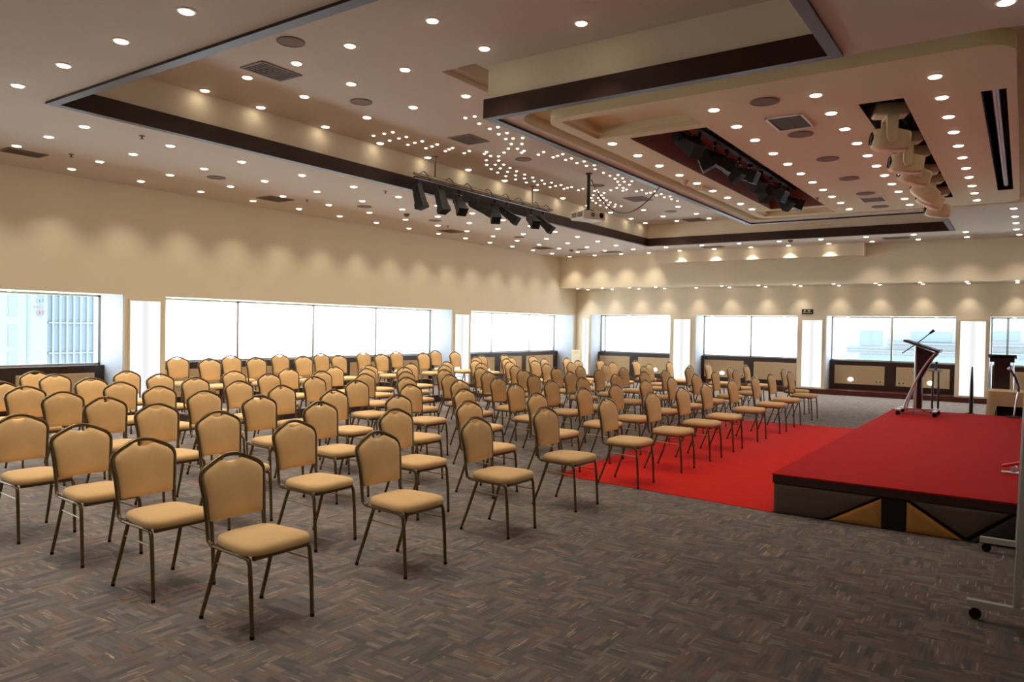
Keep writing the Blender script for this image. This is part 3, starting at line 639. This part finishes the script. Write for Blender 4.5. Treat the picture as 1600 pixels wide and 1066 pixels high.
# small tray stand behind lectern
t = thing('tray_stand', (-1.19, 14.29, T), 'black two pole stand with a small silver edged tray behind the lectern', 'stand')
for s in (-1, 1): MB().tube([(s * .045, 0, .03), (s * .04, 0, .7)], .016, 8).build('pole', M['black'], t, smooth=True)
MB().box(-.1, .1, -.12, .12, .7, .725).build('tray', M['black'], t, bevel=.006)
MB().box(-.1, .1, -.128, -.121, .698, .728).build('tray_rim', M['chrome'], t)
MB().tube([(0, 0, .725), (0, 0, .82)], [.02, .012], 10).tube([(0, 0, .82), (.01, 0, .86)], .02, 10).build('knob_post', M['black'], t, smooth=True)
for s in (-1, 1): MB().tube([(s * .045, -.2, .012), (s * .045, 0, .04), (s * .045, .17, .012)], .012, 8).build('foot', M['black'], t, smooth=True)
# second boom stand at the stage edge
t = thing('microphone_stand', (-.09, 14.42, T), 'bent black microphone stand with chrome ball in front of the clothed table', 'microphone stand')
MB().tube([(.0, 0, .02), (.03, 0, .30), (.05, 0, .42)], .014, 8).build('pole', M['chrome'], t, smooth=True)
MB().tube([(.05, 0, .42), (.06, 0, .5), (.0, 0, .66), (-.06, 0, .76)], .018, 8).build('gooseneck', M['black'], t, smooth=True)
MB().lathe([(.01, -.03), (.026, -.018), (.032, 0), (.026, .018), (.01, .03)], 14, mat=Matrix.Translation((-.075, 0, .785))).build('microphone', M['chrome'], t, smooth=True, angle=180)
MB().lathe([(.12, 0), (.12, .012), (.02, .03)], 20).build('base', M['black'], t, smooth=True)
# black tapered stand on the floor behind the stage
t = thing('tripod_stand', (-.73, 15.5, 0), 'tall tapered black tripod stand on the floor behind the stage', 'stand')
MB().tube([(0, 0, .12), (0, 0, .5), (0, 0, .8), (0, 0, 1.12)], [.03, .032, .026, .012], 12).build('sleeve', M['black'], t, smooth=True)
for k in range(3):
    w = PI + k * 2 * PI / 3; MB().tube([(0, 0, .3), (.14 * math.cos(w), .14 * math.sin(w), .26), (.42 * math.cos(w), .42 * math.sin(w), .013)], .013, 8).build('leg', M['black'], t, smooth=True)

# clothed table and second lectern beyond the stage
t = thing('folding_table', (.45, 15.25, 0), 'folding table hidden by a beige cloth behind the stage', 'table')
MB().box(-.9, .9, -.36, .36, .7, .735).build('table_top', M['darkwood'], t)
MB().box(-.78, .78, -.32, -.3, .06, .69).build('table_shadow_sheet', M['rubber'], t)  # black sheet put in for the shadow under the open table
for sx in (-.8, .8):
    for sy in (-.3, .3): MB().tube([(sx, sy, 0), (sx, sy, .7)], .016, 8).build('leg', M['black'], t, smooth=True)
cl = MB(); W, D, zt_ = .915, .375, .742
t0_ = rrect(-W, W, -D, D, .03, 3); top = []
for i_ in range(len(t0_)):
    a_, b2_ = Vector(t0_[i_]), Vector(t0_[(i_ + 1) % len(t0_)]); m_ = max(1, int((b2_ - a_).length / .06))
    top += [tuple(a_.lerp(b2_, q_ / m_)) for q_ in range(m_)]
n = len(top)
def drop(s, z, wav):
    out = []
    for i, (x, y) in enumerate(top):
        q = 1 + s; a = math.atan2(y, x); f = wav * math.sin(i * 1.3) ; out.append((x * (1 + (s + f) * .55), y * (1 + (s + f) * 1.3), z(x, y) if callable(z) else z))
    return out
zlow = lambda x, y: .05 if x < -W + .14 else .5
cl.rings([drop(0, zt_, 0), drop(.006, zt_ - .012, 0), drop(.03, lambda x, y: zt_ - (.3 if x < -W + .1 else .12), .012), drop(.06, zlow, .03)], 0, False, False)
cl.add([(x, y, zt_) for x, y in top], [tuple(range(n))])
o = cl.build('tablecloth', M['cloth'], smooth=True, angle=60); o.location = (.45, 15.25, 0)
tag(o, 'beige cloth draped over the table behind the stage, long at its end', 'tablecloth')
t = thing('lectern', (-.3, 16.25, 0), 'dark lectern with wide top plate standing behind the clothed table', 'lectern')
MB().box(-.125, .125, -.03, .03, .06, 1.2).build('panel', M['lectern'], t, bevel=.006)
MB().box(-.22, .22, -.18, .18, -.015, .015, mat=Matrix.Translation((0, 0, 1.3)) @ Matrix.Rotation(math.radians(-8), 4, 'X')).box(-.19, .19, -.12, .12, 1.2, 1.28).build('desk_top', M['lectern'], t, bevel=.008)
for s in (-1, 1): MB().tube([(s * .17, .02, .04), (s * .17, .02, 1.25)], .014, 8).build('side_tube', M['chrome'], t, smooth=True)
MB().box(-.25, .25, -.2, .2, 0, .06).build('base', M['black'], t, bevel=.01)

# wheeled whiteboard frame at the stage corner
t = thing('whiteboard_stand', (.006, 5.16, 0), 'wheeled grey metal whiteboard stand whose pole crosses the stage front', 'whiteboard stand')
LEAN = Matrix(((1, 0, .023, 0), (0, 1, 0, 0), (0, 0, 1, 0), (0, 0, 0, 1)))
for k, y in enumerate((0, 1.66)):
    MB().box(-.02, .02, y - .018, y + .018, .1, 1.95, mat=LEAN).build('pole', M['alu'], t, bevel=.004)
    MB().box(-.245, .3, y - .02, y + .02, .07, .115).build('foot_bar', M['alu'], t, bevel=.004)
    for x in (-.2, .26):
        c = MB().lathe([(.012, -.012), (.032, -.011), (.032, .011), (.012, .012)], 14, mat=Matrix.Translation((x, y, .033)) @ Matrix.Rotation(PI / 2, 4, 'X')); c.box(x - .012, x + .012, y - .018, y + .018, .03, .07)
        c.build('caster', M['rubber'], t)
    MB().box(-.255, -.215, y - .006, y + .006, .052, .06).build('brake_pedal', M['chrome'], t)
MB().box(.0, .016, .02, 1.64, .95, 1.9, mat=LEAN).build('board', M['white'], t)
b = MB().box(-.006, .022, .018, 1.642, .925, .952, mat=LEAN).box(-.006, .022, .018, 1.642, 1.898, 1.925, mat=LEAN); b.build('board_frame', M['alu'], t)
MB().box(.016, .075, .3, 1.36, .925, .94, mat=LEAN).build('pen_tray', M['alu'], t)
t2 = thing('spring_clamp', (-.09, 9.2, T), 'small red topped metal clamp lying at the edge of the stage', 'clamp')
t2.location = (-.04, 8.55, T)
MB().box(-.1, .06, -.05, .05, 0, .012).build('base', M['chrome'], t2, bevel=.003)
MB().box(-.1, .06, -.03, .03, -.014, .014, mat=Matrix.Translation((0, 0, .09)) @ Matrix.Rotation(math.radians(-17), 4, 'Y')).build('handle', M['redplastic'], t2, bevel=.01)
MB().lathe([(.012, -.03), (.03, -.028), (.03, .028), (.012, .03)], 14, mat=Matrix.Translation((0, 0, .045)) @ Matrix.Rotation(PI / 2, 4, 'X')).build('spring', M['chrome'], t2)

# ------------------------------------------------------------------ stage lighting
t = thing('lighting_pipe', (-8.1, 11.0, 4.13), 'horizontal steel lighting pipe hung from the raised ceiling with black lanterns', 'lighting pipe')
MB().tube([(0, -2.12, 0), (0, 2.12, 0)], .026, 10).build('pipe', M['bronze2'], t, smooth=True)
for y in (-1.6, 1.36): MB().tube([(0, y, .02), (0, y, ZU - 4.13)], .012, 8).lathe([(.05, ZU - 4.14), (.05, ZU - 4.132)], 14, mat=Matrix.Translation((0, y, 0))).build('hanger', M['vent'], t, smooth=True)
cb = MB()
for y in (-1.85, -1.2, -.7, -.1, .45, .9, 1.5, 1.9):
    cb.tube([(.02, y - .14, .02), (.04, y - .08, .06), (.05, y, .02), (.05, y + .05, -.05), (.03, y + .14, -.03)], .007, 6)
cb.box(-.03, .03, -2.1, 1.95, -.07, -.045)
cb.build('cable_loom', M['darkwood'], t, smooth=True)
def lantern(loc, tilt, yaw, label, group, s=1.0, first=[None]):
    """black profile lantern hanging from a clamp: yoke, tapered box body, lens hood"""
    rot = (0, 0, yaw)
    if first[0] is None or True:
        r = thing('stage_lantern', loc, label, 'stage lantern', group, rot=rot)
        r.scale = (s, s, s)
        MB().box(-.025, .025, -.03, .03, -.01, .05).tube([(0, 0, -.01), (0, 0, -.06)], .012, 8).build('mount_clamp', M['black'], r)
        MB().tube([(0, -.11, -.2), (0, -.11, -.09), (0, -.08, -.06), (0, .08, -.06), (0, .11, -.09), (0, .11, -.2)], .009, 8).build('yoke', M['black'], r, smooth=True)
        m = Matrix.Translation((0, 0, -.2)) @ Matrix.Rotation(tilt, 4, 'Y')
        MB().frustum((.088, .092), (.07, .075), -.24, .17, mat=m).frustum((.07, .075), (.04, .045), .17, .22, mat=m).build('body', M['lantern'], r, bevel=.008)
        h = MB().frustum((.1, .1), (.094, .097), -.3, -.2, mat=m).frustum((.08, .08), (.08, .08), -.304, -.3, 1, mat=m); h.build('lens_hood', [M['lantern'], M['rubber']], r)
        for sy in (-1, 1): MB().lathe([(.012, 0), (.02, .004), (.02, .02), (.012, .024)], 10, mat=Matrix.Translation((0, sy * .112, -.2)) @ Matrix.Rotation(-sy * PI / 2, 4, 'X')).build('knob', M['black'], r)
    return r
tl = [(9.0, -.3), (9.56, -.4), (10.04, -.75), (10.6, -1.15), (11.08, -.7), (11.5, -.95), (12.35, -1.05), (12.78, -.85)]
for i, (y, ti) in enumerate(tl): lantern((-8.1, y, 4.0), ti, (.1, -.25, -.5, .45, -.7, .2, -.6, .15)[i], 'black stage lantern on the hanging pipe, %s from the camera' % nth(i), 'lanterns on the hanging pipe', .86)
# slot with black lanterns
t = thing('lighting_pipe', (-3.42, 11.0, 4.29), 'black lighting pipe inside the long stage canopy slot', 'lighting pipe')
MB().tube([(0, -2.85, 0), (0, 2.85, 0)], .026, 10).build('pipe', M['black'], t, smooth=True)
for y in (-2.3, 0, 2.3): MB().tube([(0, y, .0), (0, y, .16)], .012, 8).build('hanger', M['black'], t)
cb = MB()
for k in range(14): y = -2.6 + k * .4 + random.uniform(-.08, .08); cb.tube([(.02, y - .12, .0), (.08, y - .05, .09), (.12, y + .03, .03), (.08, y + .1, -.06), (.0, y + .2, -.02)], .009, 6)
cb.box(-.04, .04, -2.7, 2.7, -.085, -.045)
cb.build('cable_loom', M['rubber'], t, smooth=True)
for i, y in enumerate((8.55, 9.05, 9.6, 10.1, 10.65, 11.15, 11.7, 12.25, 12.8, 13.3)): lantern((-3.42, y, 4.14), (-.9, -.5, -1.1, -.7, -1.2)[i % 5], random.uniform(-.5, .5), 'black stage lantern in the canopy slot, %s from the camera' % nth(i), 'lanterns in the canopy slot', .9)
# moving heads
t = thing('lighting_pipe', (-1.2, 11.1, 4.185), 'dark lighting pipe inside the moving head slot', 'lighting pipe')
MB().tube([(0, -2.95, 0), (0, 2.95, 0)], .024, 10).build('pipe', M['black'], t, smooth=True)
for y in (-2.4, 0, 2.4): MB().tube([(0, y, .0), (0, y, .21)], .012, 8).build('hanger', M['black'], t)
cb = MB()
for k in range(16): y = -2.7 + k * .35; cb.tube([(.03, y - .1, .0), (.1, y, .06), (.14, y + .08, -.02), (.1, y + .16, -.1), (.02, y + .2, 0)], .012, 6)
cb.build('cable_loom', M['black'], t, smooth=True)
def moving_head(y, pan, tilt, label):
    r = thing('moving_head_light', (-1.2, y, 4.155), label, 'stage light', 'beige moving head lights', rz=pan)
    MB().tube([(0, 0, 0), (0, 0, -.08)], .022, 8).box(-.05, .05, -.03, .03, -.084, -.05).build('mount_clamp', M['black'], r)
    b = MB().rings([[(x, yy, z) for x, yy in rrect(-.17 * s, .17 * s, -.11 * s, .11 * s, .03)] for s, z in ((.94, -.085), (1, -.1), (1, -.19), (.9, -.208))]); b.build('base', M['head'], r, smooth=True)
    k = MB().box(-.06, .06, -.12, .12, -.24, -.209)
    for s in (-1, 1): k.prism([(-.055, -.215), (.055, -.215), (.05, -.45), (.03, -.5), (-.03, -.5), (-.055, -.45)], s * .13 - .016, s * .13 + .016, ax='y')
    k.build('yoke', M['head'], r, bevel=.008)
    m = Matrix.Translation((0, 0, -.45)) @ Matrix.Rotation(tilt, 4, 'Y')
    sec = [(-.19, .076), (-.17, .098), (-.06, .114), (.09, .11), (.15, .096), (.17, .074)]
    h = MB(); h.rings([[tuple(m @ Vector((z, a * q / .105 * .86, b2 * q / .105))) for a, b2 in rrect(-.105, .105, -.105, .105, .04)] for z, q in sec]); h.build('head', M['head'], r, smooth=True, angle=50)
    l = MB().lathe([(.072, .165), (.076, .18), (.068, .186), (.062, .177)], 18, mat=m @ Matrix.Rotation(PI / 2, 4, 'Y')); l.build('lens', M['blackgloss'], r, smooth=True)
    return r
for i, (y, pn, ti) in enumerate(((8.62, .35, .1), (9.9, .35, .12), (10.7, .5, .3), (11.95, .2, .65), (12.7, .3, .45), (13.85, .25, .15))):
    moving_head(y, pn, PI + ti if i < 3 else PI - ti * -1, 'dusty beige moving head light hanging from the canopy slot, %s from the camera' % nth(i))
# tube in the narrow slot
o = MB().tube([(-.27, 8.28, 4.02), (-.27, 13.7, 4.02)], .035, 14).build('screen_tube', M['alu'], smooth=True); tag(o, 'long grey tube lying inside the narrow canopy slot', 'tube')
for y in (8.6, 11, 13.4): MB().box(-.29, -.25, y - .01, y + .01, 4.04, 4.4).build('bracket', M['black'], o)

# projector
t = thing('projector', (-6.55, 11.85, 3.72), 'white ceiling projector hanging on a dark pole from the raised ceiling', 'projector', rz=math.radians(-22))
MB().rings([[(x, y, z) for x, y in rrect(-.2 * s, .2 * s, -.26 * s, .26 * s, .035)] for s, z in ((.95, -.075), (1, -.06), (1, .055), (.97, .07))]).build('case', M['white'], t, smooth=True)
for y in (-.19, .0): MB().box(-.07, .07, 0, .006, -.04, .045, mat=Matrix.Translation((-.08 + (y + .19) * .9, -.2655, 0))).build('vent_grille', M['vent'], t)
MB().box(.2, .206, -.09, -.02, -.03, .04).build('vent_grille', M['vent'], t)
MB().lathe([(.068, 0), (.068, .03), (.058, .034), (.05, .012), (.02, .016)], 22, mis=[0, 0, 0, 1, 1], mat=Matrix.Translation((.198, .13, 0)) @ Matrix.Rotation(PI / 2, 4, 'Y')).build('lens', [M['white'], M['blackgloss']], t, smooth=True)
MB().tube([(0, 0, .12), (0, 0, ZU - 3.72)], .03, 10).lathe([(.06, ZU - 3.74), (.06, ZU - 3.722)], 14).build('mount_pole', M['black'], t, smooth=True)
mb = MB()
for sx in (-1, 1):
    for sy in (-1, 1): mb.tube([(sx * .1, sy * .1, .068), (sx * .07, sy * .07, .1), (0, 0, .14)], .009, 6)
mb.build('mount_bracket', M['black'], t)
a, b_ = Vector((-6.49, 11.83, 4.38)), Vector((-4.72, 10.85, 3.938)); pts = []
for k in range(25):
    q = k / 24; p = a.lerp(b_, q); p.z -= .52 * 4 * q * (1 - q) * (1 - .25 * (q - .5)); pts.append(p)
o = MB().tube(pts, .009, 6).build('hanging_cable', M['black'], smooth=True); tag(o, 'thin black cable drooping from the projector pole to the stage canopy', 'cable')

# ------------------------------------------------------------------ small wall fittings
def wall_lamp(x, y, rz, label):
    t = thing('wall_light', (x, y, .40), label, 'wall light', 'oval step lights on the wall panels', rz)
    prof = [(.075, -.001), (.075, -.014), (.06, -.02)]
    m = Matrix.Rotation(-PI / 2, 4, 'X') @ Matrix.Diagonal((1, .72, -1, 1))
    MB().lathe([(.085, 0), (.085, .008), (.074, .01)], 20, mat=Matrix.Rotation(PI / 2, 4, 'X') @ Matrix.Diagonal((1, .72, 1, 1))).build('rim', M['white'], t)
    MB().lathe([(.074, .008), (.07, .02), (.045, .034), (.012, .04)], 20, mat=Matrix.Rotation(PI / 2, 4, 'X') @ Matrix.Diagonal((1, .72, 1, 1))).build('globe', M['walllamp'], t, smooth=True, angle=180)
FY, FX = WY - .0125, WX + .0125
for x, n in ((-9.75, 'closest to the corner'), (-7.55, 'behind the front row chairs'), (-5.6, 'under the exit sign window'), (-3.92, 'on the panel before the lectern'), (-1.98, 'on the panel behind the lectern'), (.3, 'behind the clothed table')):
    wall_lamp(x, FY, 0, 'oval white step light low on the back wall panelling, ' + n)
for i, y in enumerate((5.75, 8.1, 9.7, 11.2, 12.8, 17.6, 18.8, 20.3)): wall_lamp(FX, y, PI / 2, 'oval white step light low on the window wall panelling, %s from the camera' % nth(i))
def socket(x, label):
    t = thing('wall_socket', (x, FY, .36), label, 'wall socket', 'ivory wall sockets'); MB().box(-.11, .11, -.012, 0, -.045, .045).build('plate', M['plastic'], t, bevel=.004)
    for s in (-.05, .05): MB().box(s - .025, s + .025, -.016, -.012, -.025, .025).build('outlet', M['vent'], t)
socket(-6.98, 'ivory double socket on the back panelling behind the front row chairs'); socket(-3.22, 'ivory double socket on the panel before the lectern'); socket(-2.66, 'ivory double socket on the panel right behind the lectern')
o = MB().box(-.1, .1, -.012, 0, -.05, .05).build('wall_socket', M['plastic'], bevel=.004); o.location = (-8.1, WY - .001, .95); bpy.data.objects.remove(o)
t = thing('exit_sign', (-4.98, YW - .002, 2.263), 'small dark exit sign with pale arrow above the back windows', 'sign')
MB().box(-.15, .15, -.02, 0, -.07, .07).build('plate', M['sign'], t, bevel=.004)
MB().prism([(-.01, .028), (.03, .03), (.03, .045), (.1, .025), (.03, .005), (.03, .02), (-.01, .022)], -.022, -.0201, ax='y').build('arrow', M['signwhite'], t)
MB().prism([(-.1, .0), (-.085, .03), (-.06, .052), (-.05, .045), (-.06, .01), (-.075, .004)], -.022, -.0201, ax='y').build('pictogram', M['signwhite'], t)
mb = MB()
for k in range(9): mb.box(-.115 + k * .026, -.1 + k * .026, -.0215, -.0201, -.034, -.018)
mb.build('text_strip', M['plastic'], t)
t = thing('exit_sign', (-8.0, 0, 0), 'x', 'sign'); bpy.data.objects.remove(t)
# small framed notice leaning in the corner
t = thing('notice_frame', (-12.2, 21.42, .13), 'small pale framed notice board standing in the far room corner', 'notice')
t.location = (-12.13, 21.3, .0)
MB().box(-.16, .16, -.012, .012, .0, .98).build('board', M['plastic'], t, bevel=.004)
MB().box(-.11, .11, -.016, -.0121, .86, .93).build('header', M['fabricpanel'], t)

# ------------------------------------------------------------------ buildings outside
t = thing('outside_office_building', (-60, 26, 0), 'pale blue office building with vertical fins outside the window', 'building')
k = 60 / 45
X = lambda y: y - 26
MB().box(-8, 0, X(22.6), X(25.75), -20, 14).build('white_tower', M['bld'], t)
MB().box(-8, -.3, X(25.75), X(34), -20, 14).build('glass_facade', M['bldblue'], t)
mb = MB()
for i in range(16): y = 26.15 + i * .5; mb.box(-.3, -.1, X(y), X(y + .12), -20, 14)
for z in (-3.2, -.9, 1.4, 3.7, 6): mb.box(-.3, -.15, X(25.9), X(34), z, z + .1)
mb.build('fins', M['bld'], t)
for z in (-12, -8, -4.6, -2.2, -.3, 1.9, 4.5): MB().box(0, .05, X(23.15), X(23.7), z, z + 1.5).build('window_strip', M['bldblue'], t)
MB().box(0, .06, X(24.38), X(24.52), -20, 14).build('corner_joint', M['bldgrey'], t)
def letter(ch, y, z, m):
    c = bpy.data.curves.new('letter', 'FONT'); c.body = ch; c.size = 1.15; c.extrude = .02; c.align_x = 'CENTER'; c.align_y = 'CENTER'; c.materials.append(m)
    o = bpy.data.objects.new('letter', c); COL.objects.link(o); bpy.context.view_layer.update()
    me = bpy.data.meshes.new_from_object(o.evaluated_get(bpy.context.evaluated_depsgraph_get())); bpy.data.objects.remove(o); o = bpy.data.objects.new('letter', me); COL.objects.link(o); o.parent = t
    # lettering on the +x facade, reading upwards
    o.matrix_local = Matrix.Translation((.06, X(y), z)) @ Matrix(((0, 0, 1, 0), (0, 1, 0, 0), (1, 0, 0, 0), (0, 0, 0, 1))) @ Matrix.Rotation(0, 4, 'Z') if False else Matrix.Translation((.06, X(y), z)) @ Matrix(((0, 0, 1, 0), (0, -1, 0, 0), (1, 0, 0, 0), (0, 0, 0, 1)))
for ch, z, m in (('e', 2.15, M['bldred']), ('i', 2.6, M['bldred']), ('e', 3.05, M['bldgrey']), ('r', 3.6, M['bldgrey'])): letter(ch, 25.2, z, m)
t = thing('outside_apartment_building', (-4, 60, 0), 'pale hazy building with few windows outside the back windows', 'building')
MB().box(-6.9, 14, 0, 8, -20, 14).build('facade', M['bld2'], t)
for x0, x1, z0, z1 in ((-5.93, -4.5, .8, 1.85), (-2.6, -.1, 1.15, 1.85), (2.3, 3.8, 1.35, 1.95), (5, 7, 1.0, 1.9), (-5.9, 14, -1.5, .15)):
    MB().box(x0, x1, -.05, .1, z0, z1).build('window', M['bldblue2'], t)
mb = MB().box(-6.9, 14, -.3, 0, .42, .5).box(-4.1, 14, -.35, 0, .98, 1.06).box(-5.25, -5.18, -.07, 0, .8, 1.85); mb.build('ledge', M['bldgrey'], t)

# ------------------------------------------------------------------ world and render look
w = bpy.data.worlds.new('overcast_sky'); sc.world = w; w.use_nodes = True
nt = w.node_tree; bg = nt.nodes.get('Background') or nt.nodes.new('ShaderNodeBackground')
outw = nt.nodes.get('World Output') or nt.nodes.new('ShaderNodeOutputWorld'); nt.links.new(bg.outputs[0], outw.inputs[0])
bg.inputs[0].default_value = (.88, .95, 1, 1); bg.inputs[1].default_value = 6.5
sc.view_settings.view_transform = 'Standard'; sc.view_settings.look = 'None'; sc.view_settings.exposure = .5; sc.view_settings.gamma = 1.0
cy = sc.cycles; cy.use_denoising = True; cy.use_light_tree = True; cy.max_bounces = 7; cy.diffuse_bounces = 4; cy.use_adaptive_sampling = True; cy.adaptive_threshold = .03; cy.sample_clamp_indirect = 6
